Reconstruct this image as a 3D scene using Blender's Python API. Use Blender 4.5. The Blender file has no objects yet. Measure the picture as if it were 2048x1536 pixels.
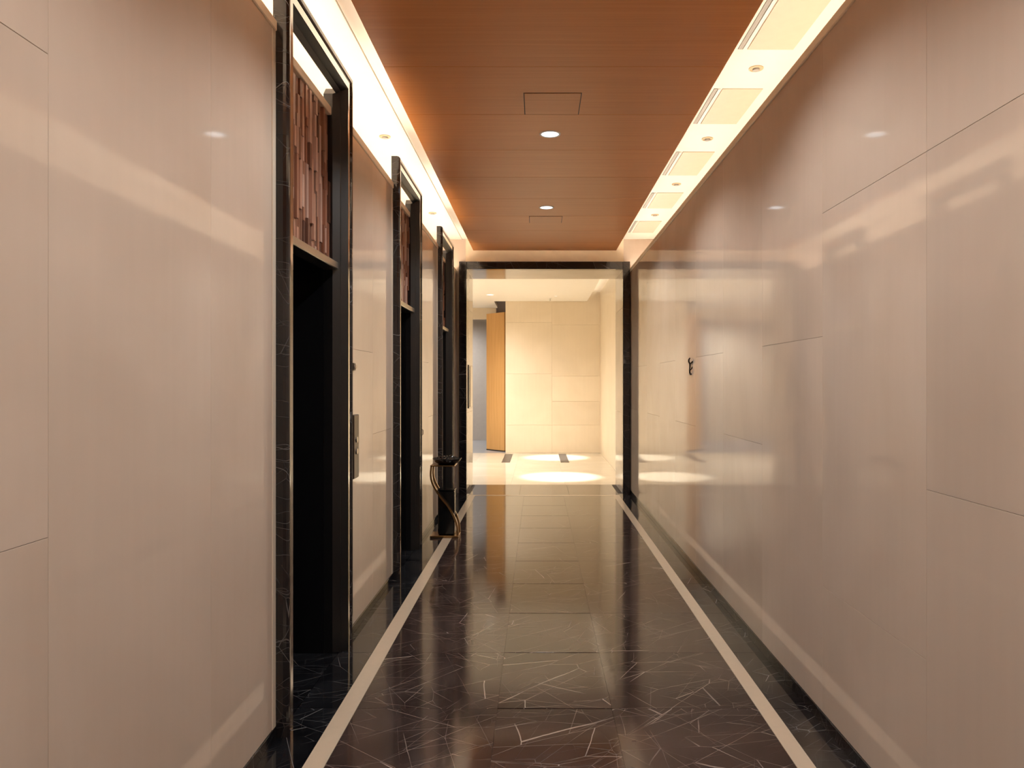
import bpy, bmesh, math, random
from mathutils import Vector
random.seed(7)
SC = bpy.context.scene
C = SC.collection

# ------------------------------------------------------------------ camera
W, H = 2048, 1536
F_PX = 1500.0
VPX, VPY = 1076.0, 766.0
cam_d = bpy.data.cameras.new('camera')
cam = bpy.data.objects.new('camera', cam_d); C.objects.link(cam)
cam_d.sensor_fit = 'HORIZONTAL'; cam_d.sensor_width = 36.0
cam_d.lens = 36.0 * F_PX / W
cam_d.shift_x = -(VPX - W / 2) / W
cam_d.shift_y = (VPY - H / 2) / W
cam_d.clip_start = 0.02
cam.location = (0, 0, 1.5)
cam.rotation_euler = (math.pi / 2, 0, 0)
SC.camera = cam

# ------------------------------------------------------------------ world, exposure
wd = bpy.data.worlds.new('world'); SC.world = wd; wd.use_nodes = True
wd.node_tree.nodes['Background'].inputs[0].default_value = (1.0, 0.9, 0.8, 1)
wd.node_tree.nodes['Background'].inputs[1].default_value = 0.02
SC.view_settings.view_transform = 'Standard'
SC.view_settings.look = 'None'
SC.view_settings.gamma = 1.0
SC.view_settings.exposure = 0.55
SC.view_settings.use_curve_mapping = False
SC.cycles.use_denoising = True
SC.cycles.max_bounces = 14
SC.cycles.diffuse_bounces = 7
SC.cycles.glossy_bounces = 7
SC.cycles.sample_clamp_indirect = 6.0
SC.cycles.caustics_reflective = False
SC.cycles.caustics_refractive = False

WARM = (1.0, 0.81, 0.63)
COOL = (0.97, 0.96, 0.94)
COVE_L, COVE_R = 35.0, 31.0      # LED strip radiance in the two coves
DOWN_W = 82.0                   # corridor downlight, watts
LOBBY_W = 300.0

# ------------------------------------------------------------------ helpers
def box_bm(bm, x0, x1, y0, y1, z0, z1, bevel=0.0):
    vs = [bm.verts.new((x, y, z)) for x in (x0, x1) for y in (y0, y1) for z in (z0, z1)]
    fs = []
    for idx in ((0, 1, 3, 2), (4, 6, 7, 5), (0, 4, 5, 1), (2, 3, 7, 6), (0, 2, 6, 4), (1, 5, 7, 3)):
        fs.append(bm.faces.new([vs[i] for i in idx]))
    if bevel > 0:
        es = list({e for f in fs for e in f.edges})
        bmesh.ops.bevel(bm, geom=es, offset=bevel, segments=1, affect='EDGES', profile=0.5)

def obj(name, bm, mat, parent=None, smooth=False):
    bmesh.ops.recalc_face_normals(bm, faces=bm.faces[:])
    me = bpy.data.meshes.new(name); bm.to_mesh(me); bm.free()
    if mat is not None: me.materials.append(mat)
    if smooth:
        for p in me.polygons: p.use_smooth = True
    o = bpy.data.objects.new(name, me); C.objects.link(o)
    if parent is not None: o.parent = parent
    return o

def box(name, x0, x1, y0, y1, z0, z1, mat, parent=None, bevel=0.0, origin=None):
    """box given in world coordinates; its origin sits at its own low corner centre so textures differ per piece"""
    cx, cy = (x0 + x1) / 2, (y0 + y1) / 2
    if origin is None: origin = (cx, cy, z0)
    ox, oy, oz = origin
    bm = bmesh.new()
    box_bm(bm, x0 - ox, x1 - ox, y0 - oy, y1 - oy, z0 - oz, z1 - oz, bevel)
    o = obj(name, bm, mat, None)
    if parent is not None:
        o.parent = parent
        p = world_loc(parent)
        o.location = (ox - p[0], oy - p[1], oz - p[2])
    else:
        o.location = origin
    return o

def world_loc(o):
    v = Vector(o.location)
    while o.parent is not None:
        o = o.parent; v += Vector(o.location)
    return v

def empty(name, loc):
    o = bpy.data.objects.new(name, None); C.objects.link(o); o.location = loc
    o.empty_display_size = 0.1
    return o

def tag(o, label=None, cat=None, group=None, kind=None):
    if label: o['label'] = label
    if cat: o['category'] = cat
    if group: o['group'] = group
    if kind: o['kind'] = kind
    return o

def struct(o, label=None):
    o['kind'] = 'structure'
    if label: o['label'] = label
    return o

def cyl_bm(bm, r, z0, z1, seg=32, r2=None, cx=0, cy=0):
    r2 = r if r2 is None else r2
    a = [bm.verts.new((cx + r * math.cos(2 * math.pi * i / seg), cy + r * math.sin(2 * math.pi * i / seg), z0)) for i in range(seg)]
    b = [bm.verts.new((cx + r2 * math.cos(2 * math.pi * i / seg), cy + r2 * math.sin(2 * math.pi * i / seg), z1)) for i in range(seg)]
    for i in range(seg):
        bm.faces.new((a[i], a[(i + 1) % seg], b[(i + 1) % seg], b[i]))
    bm.faces.new(a[::-1]); bm.faces.new(b)

def lathe_bm(bm, prof, seg=40):
    rings = []
    for r, z in prof:
        rings.append([bm.verts.new((r * math.cos(2 * math.pi * i / seg), r * math.sin(2 * math.pi * i / seg), z)) for i in range(seg)])
    for k in range(len(rings) - 1):
        for i in range(seg):
            bm.faces.new((rings[k][i], rings[k][(i + 1) % seg], rings[k + 1][(i + 1) % seg], rings[k + 1][i]))
    bm.faces.new(rings[0][::-1]); bm.faces.new(rings[-1])

def tube_bm(bm, pts, r, seg=8):
    pts = [Vector(p) for p in pts]
    rings = []
    for i, p in enumerate(pts):
        t = (pts[min(i + 1, len(pts) - 1)] - pts[max(i - 1, 0)]).normalized()
        up = Vector((0, 0, 1)) if abs(t.z) < 0.9 else Vector((0, 1, 0))
        a = t.cross(up).normalized(); b = t.cross(a).normalized()
        rr = r[i] if isinstance(r, (list, tuple)) else r
        rings.append([bm.verts.new(p + rr * (math.cos(2 * math.pi * k / seg) * a + math.sin(2 * math.pi * k / seg) * b)) for k in range(seg)])
    for i in range(len(rings) - 1):
        for k in range(seg):
            bm.faces.new((rings[i][k], rings[i][(k + 1) % seg], rings[i + 1][(k + 1) % seg], rings[i + 1][k]))
    bm.faces.new(rings[0][::-1]); bm.faces.new(rings[-1])

# ------------------------------------------------------------------ materials
def new_mat(name):
    m = bpy.data.materials.new(name); m.use_nodes = True
    nt = m.node_tree
    return m, nt, nt.nodes['Principled BSDF']

def N(nt, t, **kw):
    n = nt.nodes.new(t)
    for k, v in kw.items():
        if k in n.bl_rna.properties: setattr(n, k, v)
        else: n.inputs[k].default_value = v
    return n

def plain(name, col, rough=0.5, metal=0.0, noise=0.06, scale=12.0, ior=1.5, stretch=(1, 1, 1)):
    m, nt, b = new_mat(name)
    tc = N(nt, 'ShaderNodeTexCoord'); mp = N(nt, 'ShaderNodeMapping'); mp.inputs['Scale'].default_value = stretch
    nt.links.new(tc.outputs['Object'], mp.inputs[0])
    no = N(nt, 'ShaderNodeTexNoise'); no.inputs['Scale'].default_value = scale; no.inputs['Detail'].default_value = 3
    nt.links.new(mp.outputs[0], no.inputs['Vector'])
    mx = N(nt, 'ShaderNodeMix', data_type='RGBA')
    lo = [c * (1 - noise) for c in col[:3]] + [1]; hi = [min(1, c * (1 + noise)) for c in col[:3]] + [1]
    mx.inputs[6].default_value = lo; mx.inputs[7].default_value = hi
    nt.links.new(no.outputs['Fac'], mx.inputs[0]); nt.links.new(mx.outputs[2], b.inputs['Base Color'])
    b.inputs['Roughness'].default_value = rough; b.inputs['Metallic'].default_value = metal; b.inputs['IOR'].default_value = ior
    return m

def emit(name, col, s):
    m, nt, b = new_mat(name)
    b.inputs['Base Color'].default_value = (0.8, 0.8, 0.8, 1)
    b.inputs['Emission Color'].default_value = (*col, 1)
    b.inputs['Emission Strength'].default_value = s
    return m

def obj_coord(nt, rnd=37.0):
    tc = N(nt, 'ShaderNodeTexCoord'); oi = N(nt, 'ShaderNodeObjectInfo')
    cm = N(nt, 'ShaderNodeCombineXYZ')
    mu = N(nt, 'ShaderNodeMath', operation='MULTIPLY'); mu.inputs[1].default_value = rnd
    nt.links.new(oi.outputs['Random'], mu.inputs[0])
    for i in range(3): nt.links.new(mu.outputs[0], cm.inputs[i])
    ad = N(nt, 'ShaderNodeVectorMath', operation='ADD')
    nt.links.new(tc.outputs['Object'], ad.inputs[0]); nt.links.new(cm.outputs[0], ad.inputs[1])
    return ad.outputs[0], oi.outputs['Random']

def slab_mat(name, c1, c2, rough=0.09, var=0.05, ior=1.5):
    """polished beige stone: soft clouds, faint streaks, a tone of its own for each slab"""
    m, nt, b = new_mat(name)
    co, rnd = obj_coord(nt)
    n1 = N(nt, 'ShaderNodeTexNoise'); n1.inputs['Scale'].default_value = 1.3; n1.inputs['Detail'].default_value = 4; n1.inputs['Distortion'].default_value = 0.8
    nt.links.new(co, n1.inputs['Vector'])
    mp = N(nt, 'ShaderNodeMapping'); mp.inputs['Scale'].default_value = (26, 26, 1.2)
    nt.links.new(co, mp.inputs[0])
    n2 = N(nt, 'ShaderNodeTexNoise'); n2.inputs['Scale'].default_value = 1.0; n2.inputs['Detail'].default_value = 3
    nt.links.new(mp.outputs[0], n2.inputs['Vector'])
    mx = N(nt, 'ShaderNodeMix', data_type='RGBA'); mx.inputs[6].default_value = (*c1, 1); mx.inputs[7].default_value = (*c2, 1)
    mr = N(nt, 'ShaderNodeMapRange'); mr.inputs[1].default_value = 0.3; mr.inputs[2].default_value = 0.7
    nt.links.new(n1.outputs['Fac'], mr.inputs[0]); nt.links.new(mr.outputs[0], mx.inputs[0])
    hs = N(nt, 'ShaderNodeHueSaturation')
    s1 = N(nt, 'ShaderNodeMapRange'); s1.inputs[3].default_value = 1 - var; s1.inputs[4].default_value = 1 + var
    nt.links.new(rnd, s1.inputs[0])
    s2 = N(nt, 'ShaderNodeMapRange'); s2.inputs[1].default_value = 0.3; s2.inputs[2].default_value = 0.7
    s2.inputs[3].default_value = 0.988; s2.inputs[4].default_value = 1.012
    nt.links.new(n2.outputs['Fac'], s2.inputs[0])
    mu = N(nt, 'ShaderNodeMath', operation='MULTIPLY')
    nt.links.new(s1.outputs[0], mu.inputs[0]); nt.links.new(s2.outputs[0], mu.inputs[1])
    nt.links.new(mu.outputs[0], hs.inputs['Value']); nt.links.new(mx.outputs[2], hs.inputs['Color'])
    nt.links.new(hs.outputs[0], b.inputs['Base Color'])
    b.inputs['Roughness'].default_value = rough; b.inputs['IOR'].default_value = ior
    return m

def marble(name, c1, c2, vein, dens=1.0, rough=0.06, scale=1.0, ior=1.55, width=1.0):
    """dark marble with long thin broken veins and fine crossing hairlines"""
    m, nt, b = new_mat(name)
    co, rnd = obj_coord(nt)
    base = N(nt, 'ShaderNodeTexNoise'); base.inputs['Scale'].default_value = 3.0 * scale; base.inputs['Detail'].default_value = 6
    nt.links.new(co, base.inputs['Vector'])
    mxb = N(nt, 'ShaderNodeMix', data_type='RGBA'); mxb.inputs[6].default_value = (*c1, 1); mxb.inputs[7].default_value = (*c2, 1)
    mrb = N(nt, 'ShaderNodeMapRange'); mrb.inputs[1].default_value = 0.35; mrb.inputs[2].default_value = 0.7
    nt.links.new(base.outputs['Fac'], mrb.inputs[0]); nt.links.new(mrb.outputs[0], mxb.inputs[0])
    # warp
    wn = N(nt, 'ShaderNodeTexNoise'); wn.inputs['Scale'].default_value = 2.2 * scale; wn.inputs['Detail'].default_value = 5
    nt.links.new(co, wn.inputs['Vector'])
    ws = N(nt, 'ShaderNodeVectorMath', operation='SCALE'); ws.inputs['Scale'].default_value = 0.014 / scale
    nt.links.new(wn.outputs['Color'], ws.inputs[0])
    wa = N(nt, 'ShaderNodeVectorMath', operation='ADD'); nt.links.new(co, wa.inputs[0]); nt.links.new(ws.outputs[0], wa.inputs[1])
    outs = []
    # (noise scale, line half width, turn, stretch across the line, mask range, shift, strength)
    for (sc, wdt, rot, st, lo, hi, off, amp) in ((0.80, 0.0060, 0.62, 6.0, 0.44, 0.60, 0.0, 1.0),
                                                 (0.70, 0.0050, -0.75, 6.0, 0.46, 0.60, 5.0, 0.7),
                                                 (1.30, 0.0070, 0.95, 6.0, 0.44, 0.62, 11.0, 0.55),
                                                 (0.55, 0.0050, 0.04, 9.0, 0.42, 0.56, 17.0, 0.75),
                                                 (1.00, 0.0060, -1.25, 6.0, 0.48, 0.62, 29.0, 0.5),
                                                 (1.60, 0.0080, 0.35, 5.0, 0.48, 0.64, 23.0, 0.45)):
        mp = N(nt, 'ShaderNodeMapping', vector_type='TEXTURE'); mp.inputs['Rotation'].default_value = (0.25, 0.2, rot)
        mp.inputs['Scale'].default_value = (1, 1.0 / st, 1.0 / st)
        mp.inputs['Location'].default_value = (off, off * 0.7, off * 1.3)
        nt.links.new(wa.outputs[0], mp.inputs[0])
        ab = N(nt, 'ShaderNodeTexVoronoi', feature='DISTANCE_TO_EDGE'); ab.inputs['Scale'].default_value = sc * scale
        nt.links.new(mp.outputs[0], ab.inputs['Vector'])
        mr = N(nt, 'ShaderNodeMapRange'); mr.inputs[1].default_value = 0.0; mr.inputs[2].default_value = 0.78 * wdt * width
        mr.inputs[3].default_value = 1.0; mr.inputs[4].default_value = 0.0
        nt.links.new(ab.outputs[0], mr.inputs[0])
        mk = N(nt, 'ShaderNodeTexNoise'); mk.inputs['Scale'].default_value = 2.6 * scale; mk.inputs['Detail'].default_value = 4
        mp2 = N(nt, 'ShaderNodeMapping'); mp2.inputs['Location'].default_value = (off + 3, off - 2, 4)
        nt.links.new(co, mp2.inputs[0]); nt.links.new(mp2.outputs[0], mk.inputs['Vector'])
        mm = N(nt, 'ShaderNodeMapRange'); mm.inputs[1].default_value = lo; mm.inputs[2].default_value = hi; mm.inputs[4].default_value = dens * amp
        nt.links.new(mk.outputs['Fac'], mm.inputs[0])
        mu = N(nt, 'ShaderNodeMath', operation='MULTIPLY'); nt.links.new(mr.outputs[0], mu.inputs[0]); nt.links.new(mm.outputs[0], mu.inputs[1])
        outs.append(mu.outputs[0])
    cur = outs[0]
    for o_ in outs[1:]:
        a = N(nt, 'ShaderNodeMath', operation='MAXIMUM'); a.use_clamp = True
        nt.links.new(cur, a.inputs[0]); nt.links.new(o_, a.inputs[1]); cur = a.outputs[0]
    mx = N(nt, 'ShaderNodeMix', data_type='RGBA'); mx.inputs[7].default_value = (*vein, 1)
    nt.links.new(cur, mx.inputs[0]); nt.links.new(mxb.outputs[2], mx.inputs[6])
    nt.links.new(mx.outputs[2], b.inputs['Base Color'])
    b.inputs['Roughness'].default_value = rough; b.inputs['IOR'].default_value = ior
    return m

def wood(name, c1, c2, rough=0.35, along='X', scale=1.0, ior=1.45, var=0.08):
    m, nt, b = new_mat(name)
    co, rnd = obj_coord(nt)
    mp = N(nt, 'ShaderNodeMapping')
    mp.inputs['Scale'].default_value = {'X': (1.2 * scale, 55 * scale, 55 * scale), 'Z': (40 * scale, 40 * scale, 1.5 * scale)}[along]
    nt.links.new(co, mp.inputs[0])
    n1 = N(nt, 'ShaderNodeTexNoise'); n1.inputs['Scale'].default_value = 1.0; n1.inputs['Detail'].default_value = 5; n1.inputs['Distortion'].default_value = 0.3
    nt.links.new(mp.outputs[0], n1.inputs['Vector'])
    mr = N(nt, 'ShaderNodeMapRange'); mr.inputs[1].default_value = 0.3; mr.inputs[2].default_value = 0.7
    nt.links.new(n1.outputs['Fac'], mr.inputs[0])
    mx = N(nt, 'ShaderNodeMix', data_type='RGBA'); mx.inputs[6].default_value = (*c1, 1); mx.inputs[7].default_value = (*c2, 1)
    nt.links.new(mr.outputs[0], mx.inputs[0])
    hs = N(nt, 'ShaderNodeHueSaturation')
    s1 = N(nt, 'ShaderNodeMapRange'); s1.inputs[3].default_value = 1 - var; s1.inputs[4].default_value = 1 + var
    nt.links.new(rnd, s1.inputs[0]); nt.links.new(s1.outputs[0], hs.inputs['Value']); nt.links.new(mx.outputs[2], hs.inputs['Color'])
    nt.links.new(hs.outputs[0], b.inputs['Base Color'])
    bp = N(nt, 'ShaderNodeBump'); bp.inputs['Strength'].default_value = 0.06; bp.inputs['Distance'].default_value = 0.002
    nt.links.new(n1.outputs['Fac'], bp.inputs['Height']); nt.links.new(bp.outputs[0], b.inputs['Normal'])
    b.inputs['Roughness'].default_value = rough; b.inputs['IOR'].default_value = ior
    return m

M = {}
M['slab'] = slab_mat('polished beige stone', (0.555, 0.46, 0.375), (0.615, 0.52, 0.435), rough=0.06, var=0.025, ior=1.43)
M['slab_lobby'] = slab_mat('cream stone', (0.68, 0.59, 0.46), (0.73, 0.64, 0.51), rough=0.35, var=0.03)
M['lining'] = slab_mat('polished pale stone', (0.48, 0.43, 0.385), (0.54, 0.485, 0.44), rough=0.10, var=0.02)
M['backing'] = plain('wall backing', (0.40, 0.33, 0.27), 0.6)
M['joint'] = plain('dark joint', (0.05, 0.04, 0.035), 0.6)
M['ledge'] = plain('cream ledge', (0.86, 0.72, 0.54), 0.35)
M['plaster'] = plain('cove plaster', (0.80, 0.745, 0.665), 0.6, noise=0.02)
M['white'] = plain('white ceiling paint', (0.86, 0.83, 0.77), 0.6, noise=0.02)
M['wood_ceiling'] = wood('cherry veneer', (0.60, 0.22, 0.046), (0.67, 0.265, 0.066), 0.40, 'X')
M['field'] = marble('brown black marble', (0.027, 0.017, 0.0155), (0.058, 0.039, 0.035), (0.55, 0.46, 0.40), dens=0.75, rough=0.09, scale=1.0, ior=1.45)
M['border'] = marble('black marble', (0.004, 0.004, 0.005), (0.016, 0.017, 0.02), (0.42, 0.42, 0.43), dens=0.55, rough=0.07, scale=1.1)
M['frame'] = marble('frame black marble', (0.006, 0.005, 0.006), (0.016, 0.014, 0.015), (0.48, 0.47, 0.47), dens=0.4, rough=0.10, scale=0.7)
M['inlay'] = plain('cream stone inlay', (0.56, 0.47, 0.36), 0.25, noise=0.04, scale=30)
M['black_steel'] = plain('black steel', (0.004, 0.004, 0.005), 0.28, noise=0.1)
M['chrome'] = plain('polished steel', (0.78, 0.76, 0.74), 0.12, 1.0, noise=0.02)
M['steel'] = plain('brushed steel', (0.60, 0.56, 0.50), 0.28, 1.0, noise=0.04, scale=60)
M['edge'] = plain('satin edge strip', (0.62, 0.60, 0.56), 0.22, 0.85, noise=0.03)
M['edge_cream'] = plain('cream edge strip', (0.66, 0.58, 0.47), 0.15, noise=0.02)
M['brass'] = plain('antique brass', (0.42, 0.26, 0.12), 0.26, 1.0, noise=0.12, scale=40)
M['gloss_black'] = plain('black lacquer', (0.006, 0.006, 0.006), 0.12)
M['satin_black'] = plain('satin black', (0.005, 0.0045, 0.005), 0.34)
M['pebble'] = plain('black glass chips', (0.012, 0.012, 0.013), 0.07, noise=0.3)
M['plate_dark'] = plain('dark bronze plate', (0.06, 0.045, 0.038), 0.3, 0.8)
M['grey_panel'] = plain('grey door paint', (0.36, 0.345, 0.34), 0.4)
M['grey_floor'] = plain('grey tile', (0.26, 0.28, 0.32), 0.25)
M['cream_floor'] = slab_mat('cream floor stone', (0.62, 0.56, 0.45), (0.68, 0.62, 0.51), rough=0.14, var=0.03)
M['tan'] = wood('tan veneer', (0.46, 0.26, 0.09), (0.54, 0.31, 0.12), 0.45, 'Z')
M['dark_brown'] = plain('dark soffit with gap shade', (0.07, 0.035, 0.022), 0.5)  # dark tone painted in for the shade of a ceiling opening
M['vent_panel'] = plain('cream hatch', (0.58, 0.47, 0.37), 0.55)
M['slot'] = plain('grey slot', (0.30, 0.29, 0.26), 0.5)
M['spot_ring'] = plain('beige spot ring', (0.55, 0.42, 0.27), 0.5)
M['mat_grey'] = plain('dark inset stone', (0.045, 0.04, 0.04), 0.35)
M['skirt'] = marble('skirting black stone', (0.004, 0.004, 0.005), (0.012, 0.012, 0.014), (0.4, 0.4, 0.4), dens=0.5, rough=0.10, scale=1.4)
M['white_plastic'] = plain('white plastic', (0.85, 0.85, 0.84), 0.4, noise=0.01)
SL = [wood('slat wood %d' % i, c, [k * 1.35 for k in c], 0.30, 'Z', var=0.18) for i, c in enumerate(
    ((0.17, 0.066, 0.036), (0.25, 0.115, 0.072), (0.32, 0.175, 0.125), (0.11, 0.05, 0.034), (0.42, 0.28, 0.23)))]
M['led_l'] = emit('warm LED strip', WARM, COVE_L)
M['led_edge'] = emit('warm LED strip on the ceiling edge', WARM, 22.0)
M['led_r'] = emit('warm LED strip right', WARM, COVE_R)
M['led_lobby'] = emit('warm LED strip lobby', (1.0, 0.86, 0.68), 22.0)
M['lens'] = emit('cool white lens', (0.84, 0.92, 1.0), 1.7)
M['lens_warm'] = emit('neutral white lens', (1.0, 0.95, 0.86), 1.6)

# ------------------------------------------------------------------ dimensions
XL, XR = -1.11, 1.25                 # wall faces
Y0, YE = -2.6, 10.2                  # corridor start, end wall
ZLEDGE = 3.03
ZW, ZS = 3.28, 3.45                  # wooden ceiling, soffit above it
WXL, WXR = -0.87, 1.05
ELEV = (3.17, 5.73, 8.29); EW = 1.12
ETOP = 3.235

# ------------------------------------------------------------------ floor
floor = empty('floor', (0, 0, 0)); struct(floor)
box('floor_base', -1.62, 1.62, Y0, 11.07, -0.10, -0.012, M['joint'], floor)
TY = [3.456 + 0.716 * k for k in range(-9, 12)]
cols = ((-0.835, -0.187, 0.0012), (-0.187, 0.34, 0.0045), (0.34, 1.01, 0.0012))
for k in range(len(TY)):
    ya, yb = max(TY[k], Y0), (TY[k + 1] if k + 1 < len(TY) else 99)
    yb = min(yb, 9.98)
    if yb - ya < 0.02: continue
    for (xa, xb, g) in cols:
        box('floor_tile', xa + 0.0004, xb - 0.0004, ya + g, yb - g, -0.012, 0.0, M['field'], floor, 0.0003)
    box('border_tile', XL + 0.001, -0.921, ya + 0.001, yb - 0.001, -0.012, 0.0, M['border'], floor, 0.0008)
    box('border_tile', 1.086, XR - 0.001, ya + 0.001, yb - 0.001, -0.012, 0.0, M['border'], floor, 0.0008)
box('inlay_strip', -0.92, -0.836, Y0, 9.98, -0.012, 0.0006, M['inlay'], floor)
box('inlay_strip', 1.011, 1.085, Y0, 9.98, -0.012, 0.0006, M['inlay'], floor)
box('inlay_strip', -0.92, 1.085, 9.981, 10.05, -0.012, 0.0006, M['inlay'], floor)
box('border_tile', XL, -0.921, 9.981, 10.165, -0.012, 0.0, M['border'], floor)
box('border_tile', 1.086, XR, 9.981, 10.165, -0.012, 0.0, M['border'], floor)
for (xa, xb) in ((-0.92, -0.25), (-0.25, 0.42), (0.42, 1.085)):
    box('floor_tile', xa + 0.001, xb - 0.001, 10.051, 11.06, -0.012, 0.0, M['field'], floor, 0.0008)

# ------------------------------------------------------------------ side walls with stone slabs
def slab_wall(parent, face, sign, y_cols, z_sets, zb, zt, mat, thick=0.02, gap=0.0006):
    for i in range(len(y_cols) - 1):
        js = [zb] + list(z_sets[i % len(z_sets)]) + [zt]
        for j in range(len(js) - 1):
            x0, x1 = sorted((face, face + sign * thick))
            box('slab', x0, x1, y_cols[i] + gap, y_cols[i + 1] - gap, js[j] + gap, js[j + 1] - gap, mat, parent, 0.0006)

ZA, ZB = (0.609, 1.704), (1.157, 2.245)
ZTOP = 2.985
segs = []
prev = Y0
for e in ELEV:
    segs.append((prev, e)); prev = e + EW
segs.append((prev, YE))
for i, (ya, yb) in enumerate(segs):
    wl = empty('wall_left', (XL, ya, 0)); struct(wl)
    box('wall_core', -1.30, XL - 0.0202, ya, yb, 0, 2.985, M['backing'], wl)
    last = yb - (0.042 if i < 3 else 0)
    if i == 0: yc, zs = [Y0, -1.70, -0.85, 0.0, 0.85, 1.70, 2.546, last], (ZB, ZA, ZB, ZA, (1.15, 2.245), (), ())
    elif i < 3: yc, zs = [ya, (ya + yb) / 2 + 0.03, last], ((1.704,), (1.157,))
    else: yc, zs = [ya, last], ((),)
    slab_wall(wl, XL, -1, yc, zs, 0.05, ZTOP, M['slab'])
    if i < 3:
        box('edge_strip', XL - 0.02, XL + 0.003, yb - 0.040, yb - 0.001, 0.05, ZTOP, M['edge_cream'], wl, 0.002)
    bl = empty('baseboard_left', (XL, ya, 0)); struct(bl)
    box('skirting_piece', XL - 0.02, XL + 0.006, ya, yb, 0.0, 0.05, M['skirt'], bl, 0.002)
    tl = empty('trim_1', (XL, ya, 2.985)); struct(tl)
    box('ledge_piece', XL - 0.05, XL + 0.008, ya, yb, 2.985, ZLEDGE, M['ledge'], tl, 0.004)

wr = empty('wall_right', (0, 0, 0)); struct(wr)
box('wall_core', XR + 0.0202, 1.45, Y0, YE, 0, 2.99, M['backing'], wr)
yc = [max(Y0, 2.413 + 0.883 * k) for k in range(-6, 9)] + [YE]
zs = []
for ya in yc[:-1]:
    if ya < 1.0: zs.append(ZA if len(zs) % 2 else ZB)
    elif ya < 2.0: zs.append((1.157, 2.245))
    elif ya < 3.0: zs.append((0.609, 2.245))
    else: zs.append((1.704,) if len(zs) % 2 else (1.157,))
slab_wall(wr, XR, 1, yc, zs, 0.055, 3.005, M['slab'])
br = empty('baseboard_right', (0, 0, 0)); struct(br)
box('skirting_piece', XR - 0.006, XR + 0.02, Y0, YE, 0, 0.055, M['skirt'], br, 0.002)
tr = empty('trim_2', (0, 0, 0)); struct(tr)
box('ledge_piece', XR - 0.008, XR + 0.05, Y0, YE, 3.006, 3.05, M['ledge'], tr, 0.004)

# cove troughs, back walls and soffit
cv = empty('ceiling', (0, 0, 0)); struct(cv)
box('cove_floor', -1.62, -1.20, Y0, YE, 2.94, 2.984, M['plaster'], cv)
box('cove_back', -1.62, -1.56, Y0, YE, 2.984, ZS, M['plaster'], cv)
box('cove_floor', 1.30, 1.68, Y0, YE, 2.95, 2.99, M['plaster'], cv)
box('cove_back', 1.62, 1.68, Y0, YE, 2.99, ZS, M['plaster'], cv)
box('soffit_board', -1.62, -1.035, Y0, YE, ZS, ZS + 0.05, M['plaster'], cv)
box('soffit_board', -1.029, 1.68, Y0, YE, ZS + 0.006, ZS + 0.05, M['plaster'], cv)
box('led_strip', -1.235, -1.205, Y0 + 0.05, YE - 0.05, 2.986, 2.992, M['led_l'], cv)
box('led_strip', WXL + 0.03, WXL + 0.045, Y0 + 0.05, 9.95, ZW + 0.071, ZW + 0.076, M['led_edge'], cv)
box('led_strip', 1.325, 1.355, Y0 + 0.05, YE - 0.05, 2.992, 2.998, M['led_r'], cv)

# wooden dropped ceiling: planks across the corridor
box('ceiling_core', WXL + 0.01, WXR - 0.01, Y0, 10.05, ZW + 0.02, ZW + 0.07, M['joint'], cv)
box('led_strip', WXL + 0.05, WXR - 0.05, 9.99, 10.01, ZW + 0.071, ZW + 0.077, M['led_l'], cv)
PY = [4.22 + 0.755 * k for k in range(-9, 9)]
for k in range(len(PY) - 1):
    ya, yb = max(PY[k], Y0), min(PY[k + 1], 10.07)
    if yb - ya < 0.03: continue
    box('ceiling_plank', WXL, WXR, ya + 0.0016, yb - 0.0016, ZW, ZW + 0.02, M['wood_ceiling'], cv, 0.0015)

# ------------------------------------------------------------------ end wall and stone portal
PXL, PXR, PZ = -0.963, 1.145, 3.035
we = empty('wall_end', (0, 0, 0)); struct(we)
box('wall_block', -1.62, PXL - 0.021, YE, 11.05, 0, 3.6, M['slab'], we)
box('wall_block', PXR + 0.021, 1.68, YE, 11.05, 0, 3.6, M['slab'], we)
box('wall_block', PXL - 0.02, PXR + 0.02, YE, 11.05, PZ + 0.021, 3.6, M['ledge'], we)
dr = empty('door_1', (0.09, 10.15, 0)); struct(dr)
box('jamb', -1.064, PXL, 10.10, YE - 0.001, 0, 3.136, M['frame'], dr, 0.003)
box('jamb', PXR, 1.239, 10.10, YE - 0.001, 0, 3.136, M['frame'], dr, 0.003)
box('head', PXL, PXR, 10.10, YE - 0.001, PZ, 3.136, M['frame'], dr, 0.003)
for (za, zb) in ((0, 1.093), (1.095, 2.52), (2.522, PZ)):
    box('lining_panel', PXL - 0.02, PXL, YE, 11.07, za, zb, M['lining'], dr, 0.001)
    box('lining_panel', PXR, PXR + 0.02, YE, 11.07, za, zb, M['lining'], dr, 0.001)
box('lining_panel', PXL, PXR, YE, 11.07, PZ, PZ + 0.02, M['lining'], dr, 0.001)
wb = box('wall_back', -1.62, 1.68, Y0 - 0.1, Y0, 0, 3.6, M['slab']); struct(wb)

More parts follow.
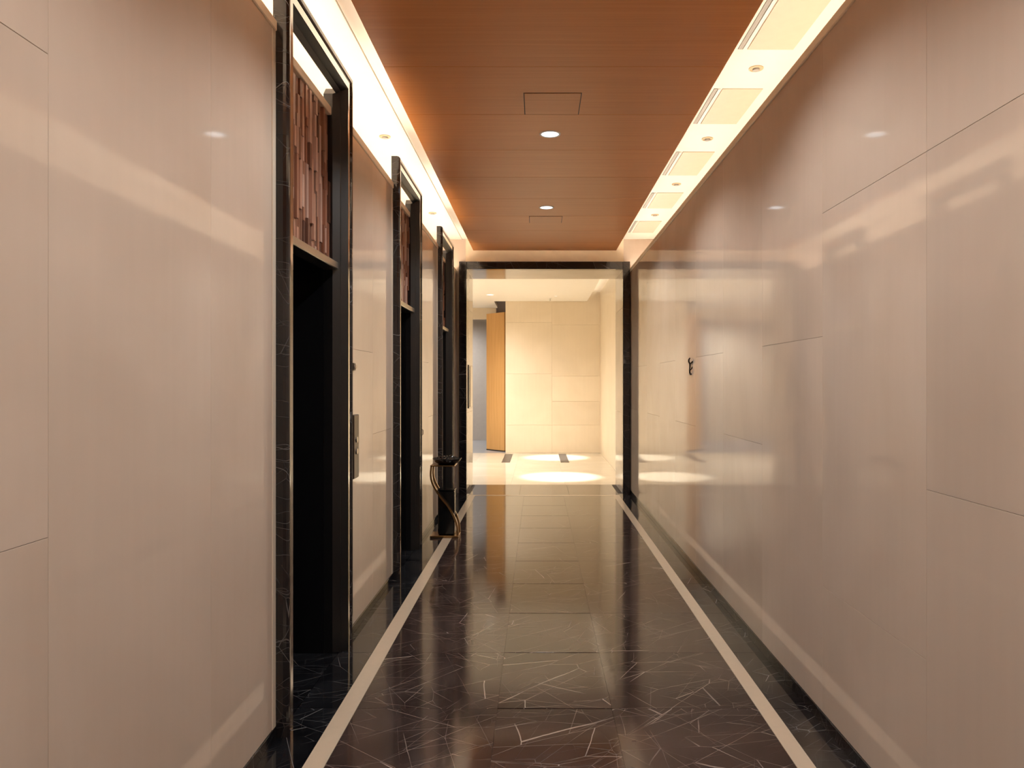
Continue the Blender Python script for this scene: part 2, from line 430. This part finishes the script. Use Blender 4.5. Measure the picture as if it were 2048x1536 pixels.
# ------------------------------------------------------------------ lobby beyond the portal
fl = empty('floor_lobby', (0, 11.07, 0)); struct(fl)
box('floor_base', -3.6, 1.6, 11.07, 16.1, -0.10, -0.010, M['joint'], fl)
xs = [-3.6, -2.8, -2.0, -1.2, -0.4, 0.4, 1.33]; ys = [11.07, 12.07, 13.07, 14.07, 15.07, 16.07]
for i in range(len(xs) - 1):
    for j in range(len(ys) - 1):
        box('floor_tile', xs[i] + 0.0006, xs[i + 1] - 0.0006, ys[j] + 0.0006, ys[j + 1] - 0.0006, -0.010, 0.0, M['cream_floor'], fl)
box('grey_floor_area', -3.6, -0.5, 16.07, 19.8, -0.1, 0.0, M['grey_floor'], fl)
for (xa, xb) in ((-0.69, -0.53), (0.43, 0.59)):
    box('inset_strip', xa, xb, 14.15, 15.84, 0.0, 0.004, M['mat_grey'], fl, 0.001)
wf = empty('wall_far', (0.3, 16.1, 0)); struct(wf)
box('wall_core', -0.697, 1.33, 16.09, 16.35, 0, 3.45, M['slab_lobby'], wf)
for (xa, xb, js) in ((-0.697, 0.30, (0, 0.60, 1.70, 2.80, 3.45)), (0.30, 1.33, (0, 0.60, 1.11, 1.65, 2.75, 3.45))):
    for j in range(len(js) - 1):
        box('slab', xa + 0.001, xb - 0.001, 16.07, 16.09, js[j] + 0.001, js[j + 1] - 0.001, M['slab_lobby'], wf, 0.002)
wlr = box('wall_lobby_right', 1.33, 1.45, 11.07, 16.35, 0, 3.9, M['slab_lobby']); struct(wlr)
wll = box('wall_lobby_left', -3.7, -3.6, 11.07, 19.8, 0, 3.6, M['slab_lobby']); struct(wll)
wlf = box('wall_lobby_front', -3.6, -1.62, 10.95, 11.07, 0, 3.6, M['slab_lobby']); struct(wlf)
wlb = box('wall_lobby_back', -3.6, -0.4, 19.72, 19.8, 0, 3.6, M['slab_lobby']); struct(wlb)
wli = box('wall_passage_right', -0.55, -0.45, 16.36, 19.72, 0, 3.6, M['slab_lobby']); struct(wli)
cl = empty('ceiling_lobby', (0, 11.07, 3.25)); struct(cl)
box('ceiling_board', -3.6, 1.05, 11.07, 16.06, 3.25, 3.33, M['white'], cl)
box('ceiling_board', -3.6, -0.94, 16.06, 17.5, 3.25, 3.33, M['white'], cl)
box('soffit_board', 1.05, 1.33, 11.07, 16.35, 3.45, 3.51, M['plaster'], cl)
box('soffit_board', -3.6, -0.55, 17.5, 19.8, 3.32, 3.38, M['dark_brown'], cl)
box('soffit_board', -0.94, -0.55, 16.36, 17.5, 3.32, 3.38, M['dark_brown'], cl)  # dark board closing an open gap, its shade put into the colour
box('beam', -3.6, -0.98, 17.5, 17.62, 2.99, 3.319, M['slab_lobby'], cl)
d2 = box('door_2', -1.95, -1.0, 19.66, 19.72, 0, 3.17, M['grey_panel']); struct(d2)

# tan wood panel standing beside the far wall
tp = empty('wood_screen', (-0.92, 16.66, 0))
tag(tp, 'tan wooden panel standing upright left of the far cream wall', 'panel')
bm = bmesh.new(); box_bm(bm, -0.30, 0.30, -0.025, 0.025, 0.02, 3.05, 0.003); o = obj('board', bm, M['tan'], tp)
bm = bmesh.new(); box_bm(bm, -0.30, 0.30, -0.028, 0.028, 0.0, 0.02, 0.001); o = obj('foot_rail', bm, M['plate_dark'], tp)
tp.rotation_euler = (0, 0, math.radians(-46))
tp.location = (-0.93, 16.62, 0)

# ------------------------------------------------------------------ elevators
def prism(bm, ring_a, ring_b):
    a = [bm.verts.new(p) for p in ring_a]; b = [bm.verts.new(p) for p in ring_b]
    n = len(a)
    for i in range(n): bm.faces.new((a[i], a[(i + 1) % n], b[(i + 1) % n], b[i]))
    bm.faces.new(a[::-1]); bm.faces.new(b)

PROF_OUT = [(0, -1.19), (0, -1.078), (.003, -1.065), (.010, -1.057), (.018, -1.055), (.032, -1.056), (.040, -1.060), (.045, -1.068), (.045, -1.19)]
PROF_STRIP = [(.0452, -1.16), (.0452, -1.063), (.0848, -1.063), (.0848, -1.16)]
PROF_IN = [(.085, -1.19), (.085, -1.068), (.090, -1.066), (.106, -1.100), (.110, -1.103), (.130, -1.140), (.130, -1.19)]

def frame_piece(parent, name, prof, side, mat, w=EW, top=ETOP):
    bm = bmesh.new()
    if side != 'far' or prof is not PROF_IN:
        prof = [(u, max(x, -1.12)) for u, x in prof]
    if side == 'near':
        ra = [(x, u, 0) for u, x in prof]; rb = [(x, u, top - u) for u, x in prof]
    elif side == 'far':
        ra = [(x, w - u, 0) for u, x in prof]; rb = [(x, w - u, top - u) for u, x in prof]
    else:
        ra = [(x, u, top - u) for u, x in prof]; rb = [(x, w - u, top - u) for u, x in prof]
    prism(bm, ra, rb)
    return obj(name, bm, mat, parent)

def lbox(name, x0, x1, y0, y1, z0, z1, mat, parent, bevel=0.0):
    bm = bmesh.new(); box_bm(bm, x0, x1, y0, y1, z0, z1, bevel)
    return obj(name, bm, mat, parent)

unit = bmesh.new(); box_bm(unit, -0.5, 0.5, -0.5, 0.5, -0.5, 0.5)
bmesh.ops.recalc_face_normals(unit, faces=unit.faces[:])
slat_meshes = []
for m_ in SL:
    me = bpy.data.meshes.new('slat'); unit.to_mesh(me); me.materials.append(m_); slat_meshes.append(me)
unit.free()

def make_elevator(y, label):
    e = empty('elevator_entrance', (0, y, 0))
    tag(e, label, 'elevator', 'elevator entrances along the left wall')
    for side, nm in (('near', 'jamb'), ('far', 'jamb'), ('head', 'head')):
        j = frame_piece(e, nm, PROF_OUT, side, M['frame'])
        frame_piece(j, 'steel_inlay', PROF_STRIP, side, M['chrome'])
        frame_piece(j, 'inner_moulding', PROF_IN, side, M['satin_black'])
    a, b = 0.131, EW - 0.131
    # slat panel above the doorway
    pn = lbox('slat_panel', -1.19, -1.172, a, b, 2.17, 2.984, SL[3], e)
    n = 25; wd_ = (b - a) / n
    for i in range(n):
        z = 2.17 - random.uniform(0, 0.25)
        while z < 2.984:
            L = random.uniform(0.10, 0.34)
            za, zb = max(z, 2.171), min(z + L, 2.983)
            z += L
            if zb - za < 0.02: continue
            proud = random.choice((0.006, 0.010, 0.016, 0.022))
            me = random.choices(slat_meshes, (3, 4, 4, 2, 3))[0]
            s = bpy.data.objects.new('slat', me); C.objects.link(s); s.parent = pn
            s.location = (-1.172 + proud / 2, a + (i + 0.5) * wd_, (za + zb) / 2)
            s.scale = (proud, wd_ * 0.86, (zb - za) - 0.002)
    lbox('cornice', -1.19, -1.145, a, b, 2.985, ZLEDGE, M['ledge'], e, 0.003)
    lbox('transom', -1.19, -1.105, a, b, 2.128, 2.168, M['steel'], e, 0.004)
    # deep black doorway
    lbox('reveal_panel', -1.50, -1.191, a - 0.06, a, 0, 2.128, M['black_steel'], e)
    lbox('reveal_panel', -1.50, -1.191, b, b + 0.06, 0, 2.128, M['black_steel'], e)
    lbox('reveal_soffit', -1.50, -1.191, a, b, 2.128, 2.16, M['black_steel'], e)
    mid = (a + b) / 2
    lbox('door_leaf', -1.50, -1.46, a + 0.001, mid - 0.002, 0.006, 2.126, M['black_steel'], e, 0.002)
    lbox('door_leaf', -1.50, -1.46, mid + 0.002, b - 0.001, 0.006, 2.126, M['black_steel'], e, 0.002)
    lbox('threshold', -1.50, XL, a + 0.001, b - 0.001, -0.011, 0.001, M['border'], e)
    return e

make_elevator(ELEV[0], 'black marble elevator entrance nearest the camera, wooden slat panel fully in view')
make_elevator(ELEV[1], 'black marble elevator entrance in the middle of the three on the left')
make_elevator(ELEV[2], 'black marble elevator entrance farthest away, behind the ashtray stand')

# ------------------------------------------------------------------ downlights and ceiling fittings
def downlight(x, y, z, r, label, lens, watts, col, angle=146, group='round downlights in the wooden ceiling', blend=0.45):
    d = empty('downlight', (x, y, z)); tag(d, label, 'light', group)
    bm = bmesh.new()
    seg = 40
    R = [(r * 1.22, 0.0), (r * 1.20, -0.004), (r * 1.02, -0.005), (r, -0.002), (r, 0.004), (r * 1.22, 0.004)]
    rings = [[bm.verts.new((q * math.cos(2 * math.pi * i / seg), q * math.sin(2 * math.pi * i / seg), h)) for i in range(seg)] for q, h in R]
    for k in range(len(R)):
        for i in range(seg):
            bm.faces.new((rings[k][i], rings[k][(i + 1) % seg], rings[(k + 1) % len(R)][(i + 1) % seg], rings[(k + 1) % len(R)][i]))
    obj('trim_ring', bm, M['white_plastic'], d, True)
    bm = bmesh.new(); cyl_bm(bm, r * 0.995, -0.002, 0.002, 40); obj('lens', bm, lens, d)
    if watts > 0:
        ld = bpy.data.lights.new('downlight_beam', 'SPOT'); ld.energy = watts; ld.color = col
        ld.spot_size = math.radians(angle); ld.spot_blend = blend; ld.shadow_soft_size = r * 0.8
        lo = bpy.data.objects.new('downlight_beam', ld); C.objects.link(lo); lo.parent = d; lo.location = (0, 0, -0.012)
    return d

downlight(0.086, 5.36, ZW, 0.062, 'lit round downlight in the wooden ceiling, nearer and larger of the two', M['lens'], DOWN_W, COOL)
downlight(0.086, 7.60, ZW, 0.062, 'lit round downlight in the wooden ceiling, farther and smaller of the two', M['lens'], DOWN_W, COOL)
for yy, l_ in ((3.12, 'lit round downlight in the wooden ceiling, level with the nearest elevator'),
               (0.88, 'lit round downlight in the wooden ceiling, just above the camera'),
               (-1.36, 'lit round downlight in the wooden ceiling, behind the camera')):
    downlight(0.086, yy, ZW, 0.062, l_, M['lens'], DOWN_W, COOL)

def hatch(x0, x1, y0, y1, label):
    cx, cy = (x0 + x1) / 2, (y0 + y1) / 2
    h = empty('ceiling_hatch', (cx, cy, ZW)); tag(h, label, 'hatch', 'access hatches in the wooden ceiling')
    hx, hy = (x1 - x0) / 2, (y1 - y0) / 2
    lbox('cover', -hx + 0.006, hx - 0.006, -hy + 0.006, hy - 0.006, -0.003, 0.0, M['wood_ceiling'], h, 0.001)
    bm = bmesh.new()
    for (a, b, c, d_) in ((-hx, hx, -hy, -hy + 0.005), (-hx, hx, hy - 0.005, hy), (-hx, -hx + 0.005, -hy, hy), (hx - 0.005, hx, -hy, hy)):
        box_bm(bm, a, b, c, d_, -0.0012, 0.0)
    obj('shadow_gap', bm, M['joint'], h)
hatch(-0.089, 0.27, 4.60, 4.97, 'square access hatch in the wooden ceiling in front of the nearer downlight')
hatch(-0.096, 0.262, 8.00, 8.33, 'small square access hatch in the wooden ceiling behind the farther downlight')

lab = ['cream hatch with grey slot in the right cove, at the top edge of the picture',
       'cream hatch with grey slot in the right cove, second from the top edge',
       'cream hatch with grey slot in the right cove, third from the top edge',
       'cream hatch with grey slot in the right cove, second from the portal',
       'cream hatch with grey slot in the right cove, nearest the portal']
for (ya, yb), l_ in zip(((3.62, 4.39), (4.98, 5.65), (6.34, 7.05), (7.70, 8.38), (9.06, 9.74)), lab):
    h = empty('air_hatch', (1.34, (ya + yb) / 2, ZS + 0.006)); tag(h, l_, 'hatch', 'hatches in the right cove')
    hy = (yb - ya) / 2
    lbox('cover', -0.115, 0.154, -hy, hy, -0.006, 0.0, M['vent_panel'], h, 0.001)
    lbox('slot', -0.17, -0.145, -hy, hy, -0.004, 0.0, M['slot'], h)
    lbox('slot_lip', -0.143, -0.128, -hy, hy, -0.008, 0.0, M['plaster'], h)

spots = [(1.355, 4.66, 'beige spotlight ring in the right cove, nearest the camera'),
         (1.355, 6.00, 'beige spotlight ring in the right cove, second from the camera'),
         (1.36, 7.37, 'beige spotlight ring in the right cove, third from the camera'),
         (1.36, 8.72, 'beige spotlight ring in the right cove, nearest the portal'),
         (-1.21, 5.93, 'beige spotlight ring in the left cove above the middle elevator'),
         (-1.21, 8.60, 'beige spotlight ring in the left cove above the farthest elevator')]
for x, y, l_ in spots:
    z = ZS + (0.006 if x > -1.03 else 0)
    s = empty('cove_spotlight', (x, y, z)); tag(s, l_, 'spotlight', 'unlit spotlights in the cove soffits')
    bm = bmesh.new(); lathe_bm(bm, [(0.045, 0.0), (0.045, -0.006), (0.036, -0.010), (0.030, -0.004)], 28); obj('ring', bm, M['spot_ring'], s, False)
    bm = bmesh.new(); cyl_bm(bm, 0.022, -0.016, -0.003, 24); obj('lamp', bm, M['slot'], s)

# ------------------------------------------------------------------ lobby lights
downlight(0.36, 15.1, 3.25, 0.028, 'pinhole downlight in the lobby ceiling over the floor strips', M['lens_warm'], LOBBY_W * 3.5, (1, 0.93, 0.82), 26, 'lobby downlights', 0.6)
downlight(0.36, 12.0, 3.25, 0.028, 'pinhole downlight in the lobby ceiling just past the portal head', M['lens_warm'], LOBBY_W * 3.5, (1, 0.93, 0.82), 26, 'lobby downlights', 0.6)
downlight(-0.95, 14.85, 3.25, 0.065, 'small white lit disc in the lobby ceiling at left', M['lens_warm'], LOBBY_W * 0.5, (1, 0.94, 0.86), 140, 'lobby downlights', 1.0)
downlight(-2.3, 13.2, 3.25, 0.07, 'added unseen fill lamp in the left part of the lobby', M['lens_warm'], LOBBY_W * 2.4, (1, 0.94, 0.86), 172, 'lobby downlights', 1.0)  # unseen lamp added to brighten the lobby
downlight(-2.3, 18.6, 3.32, 0.07, 'added unseen fill lamp in the passage behind the lobby', M['lens_warm'], LOBBY_W * 1.0, (1.0, 0.96, 0.91), 160, 'lobby downlights', 1.0)  # unseen lamp added to brighten the grey door and tan panel
ls = box('led_strip', 0.97, 1.00, 11.2, 15.9, 3.331, 3.337, M['led_lobby'], cl)
box('cove_lip', 1.03, 1.05, 11.1, 16.05, 3.33, 3.345, M['white'], cl)
sp = empty('sprinkler', (0.25, 15.5, 3.25)); tag(sp, 'tiny sprinkler head on the white lobby ceiling', 'sprinkler')
bm = bmesh.new(); cyl_bm(bm, 0.035, -0.006, 0, 20); obj('rose', bm, M['white_plastic'], sp)
bm = bmesh.new(); cyl_bm(bm, 0.010, -0.05, -0.006, 12); cyl_bm(bm, 0.018, -0.055, -0.05, 12); obj('nozzle', bm, M['steel'], sp)

# ------------------------------------------------------------------ ashtray stand
st = empty('ashtray_stand', (-0.905, 7.36, 0))
tag(st, 'brass ashtray stand with S-curved legs and black bin beside the elevators', 'ashtray')
lbox('base_plate', -0.14, 0.135, -0.11, 0.11, 0.0, 0.022, M['brass'], st, 0.003)
curve = [(-.128, .695), (-.134, .60), (-.115, .52), (-.065, .43), (-.015, .365), (.035, .305), (.085, .215), (.118, .12), (.128, .022)]
def spline(p, n=6):
    out = []
    for i in range(len(p) - 1):
        p0, p1, p2, p3 = p[max(i - 1, 0)], p[i], p[i + 1], p[min(i + 2, len(p) - 1)]
        for k in range(n):
            t = k / n
            out.append(tuple(0.5 * ((2 * p1[a]) + (-p0[a] + p2[a]) * t + (2 * p0[a] - 5 * p1[a] + 4 * p2[a] - p3[a]) * t * t + (-p0[a] + 3 * p1[a] - 3 * p2[a] + p3[a]) * t ** 3) for a in range(2)))
    out.append(p[-1]); return out
pts = spline(curve)
for yo in (-0.10, 0.07):
    bm = bmesh.new(); prev_ring = None
    for i, (x, z) in enumerate(pts):
        tx = pts[min(i + 1, len(pts) - 1)][0] - pts[max(i - 1, 0)][0]; tz = pts[min(i + 1, len(pts) - 1)][1] - pts[max(i - 1, 0)][1]
        L = math.hypot(tx, tz); nx, nz = -tz / L * 0.009, tx / L * 0.009
        ring = [bm.verts.new(v) for v in ((x + nx, yo, z + nz), (x + nx, yo + 0.03, z + nz), (x - nx, yo + 0.03, z - nz), (x - nx, yo, z - nz))]
        if prev_ring:
            for k in range(4): bm.faces.new((prev_ring[k], prev_ring[(k + 1) % 4], ring[(k + 1) % 4], ring[k]))
        else: bm.faces.new(ring)
        prev_ring = ring
    bm.faces.new(prev_ring[::-1])
    obj('curved_leg', bm, M['brass'], st)
lbox('top_plate', -0.138, 0.10, -0.11, 0.11, 0.690, 0.704, M['brass'], st, 0.003)
bd = lbox('bin', -0.068, 0.092, -0.065, 0.062, 0.0225, 0.45, M['gloss_black'], st, 0.010)
lbox('rim', -0.072, 0.096, -0.068, 0.066, 0.45, 0.462, M['gloss_black'], bd, 0.004)
bm = bmesh.new()
lathe_bm(bm, [(0.05, 0.704), (0.085, 0.708), (0.115, 0.725), (0.135, 0.752), (0.143, 0.762), (0.139, 0.764), (0.126, 0.752), (0.10, 0.742)], 44)
bw = obj('bowl', bm, M['gloss_black'], st, True); bw.location = (0.012, 0, 0)
bm = bmesh.new()
rp = random.Random(3)
for i in range(170):
    a, r = rp.uniform(0, 2 * math.pi), 0.118 * math.sqrt(rp.random())
    zc = 0.756 + 0.030 * (1 - (r / 0.118) ** 2) * rp.uniform(0.2, 1)
    res = bmesh.ops.create_icosphere(bm, subdivisions=1, radius=rp.uniform(0.010, 0.019))
    sx, sy, sz = rp.uniform(0.7, 1.3), rp.uniform(0.7, 1.3), rp.uniform(0.5, 0.9)
    for v in res['verts']:
        v.co = Vector((v.co.x * sx + r * math.cos(a), v.co.y * sy + r * math.sin(a), v.co.z * sz + zc))
        v.co += Vector((rp.uniform(-1, 1), rp.uniform(-1, 1), rp.uniform(-1, 1))) * 0.002
pb = obj('pebbles', bm, M['pebble'], bw); tag(pb, kind='stuff')

# ------------------------------------------------------------------ small wall fittings
cp = empty('call_panel', (XL, 4.50, 0.93)); tag(cp, 'dark call button panel on the wall just past the nearest elevator', 'button panel')
lbox('plate', 0.0, 0.022, -0.06, 0.06, 0.0, 0.38, M['plate_dark'], cp, 0.004)
for z in (0.16, 0.23):
    bm = bmesh.new(); cyl_bm(bm, 0.017, 0, 0.006, 24)
    for v in bm.verts: v.co = Vector((0.022 + v.co.z, v.co.x, z + v.co.y))
    obj('button', bm, M['steel'], cp)
ks = empty('key_switch', (XL, 4.50, 1.575)); tag(ks, 'small dark key switch above the call button panel', 'switch')
lbox('plate', 0.0, 0.010, -0.025, 0.025, 0.0, 0.045, M['plate_dark'], ks, 0.002)
bm = bmesh.new(); cyl_bm(bm, 0.012, 0, 0.010, 16)
for v in bm.verts: v.co = Vector((0.010 + v.co.z, v.co.x, 0.022 + v.co.y))
obj('lock', bm, M['steel'], ks)
rg = empty('wall_ring', (XL, 7.02, 1.04)); tag(rg, 'small dark metal ring on the wall just past the middle elevator', 'ring')
bm = bmesh.new(); tube_bm(bm, [(0.0, 0, 0.03), (0.022, 0, 0.032), (0.032, 0, 0.018), (0.033, 0, -0.018), (0.022, 0, -0.032), (0.0, 0, -0.03)], 0.004); obj('loop', bm, M['plate_dark'], rg, True)
bm = bmesh.new(); box_bm(bm, 0, 0.004, -0.012, 0.012, -0.045, 0.045, 0.001); obj('back_plate', bm, M['plate_dark'], rg)

hk = empty('wall_mark', (XR, 6.12, 1.57)); tag(hk, 'small dark forked metal hook on the right wall', 'mark')  # forked relief modelled for a small dark mark
bm = bmesh.new()
tube_bm(bm, [(-0.010, 0, 0.004), (-0.012, 0, 0.03), (-0.010, 0, 0.06), (-0.010, 0, 0.085), (-0.020, 0, 0.105), (-0.018, 0, 0.122), (-0.010, 0, 0.135)], [0.007, 0.006, 0.006, 0.007, 0.007, 0.007, 0.005], 8)
obj('stem', bm, M['plate_dark'], hk, True)
bm = bmesh.new(); tube_bm(bm, [(-0.010, 0.0, 0.085), (-0.004, -0.03, 0.095), (-0.002, -0.07, 0.104)], [0.006, 0.005, 0.005], 8); obj('prong', bm, M['plate_dark'], hk, True)
bm = bmesh.new(); tube_bm(bm, [(-0.011, 0.0, 0.03), (-0.004, -0.025, 0.045), (-0.002, -0.05, 0.060)], [0.005, 0.004, 0.004], 8); obj('prong', bm, M['plate_dark'], hk, True)
bm = bmesh.new(); box_bm(bm, -0.014, 0.0, -0.02, 0.012, -0.006, 0.010, 0.003); obj('foot', bm, M['plate_dark'], hk)

wc = empty('wall_cabinet', (PXL, 10.62, 1.15)); tag(wc, 'narrow glossy grey wall cabinet with dark sides on the left portal lining', 'cabinet')
lbox('body', 0.0, 0.012, -0.28, 0.28, 0.0, 0.60, M['gloss_black'], wc, 0.002)
lbox('front_panel', 0.012, 0.017, -0.14, 0.20, 0.015, 0.585, M['edge'], wc, 0.002)
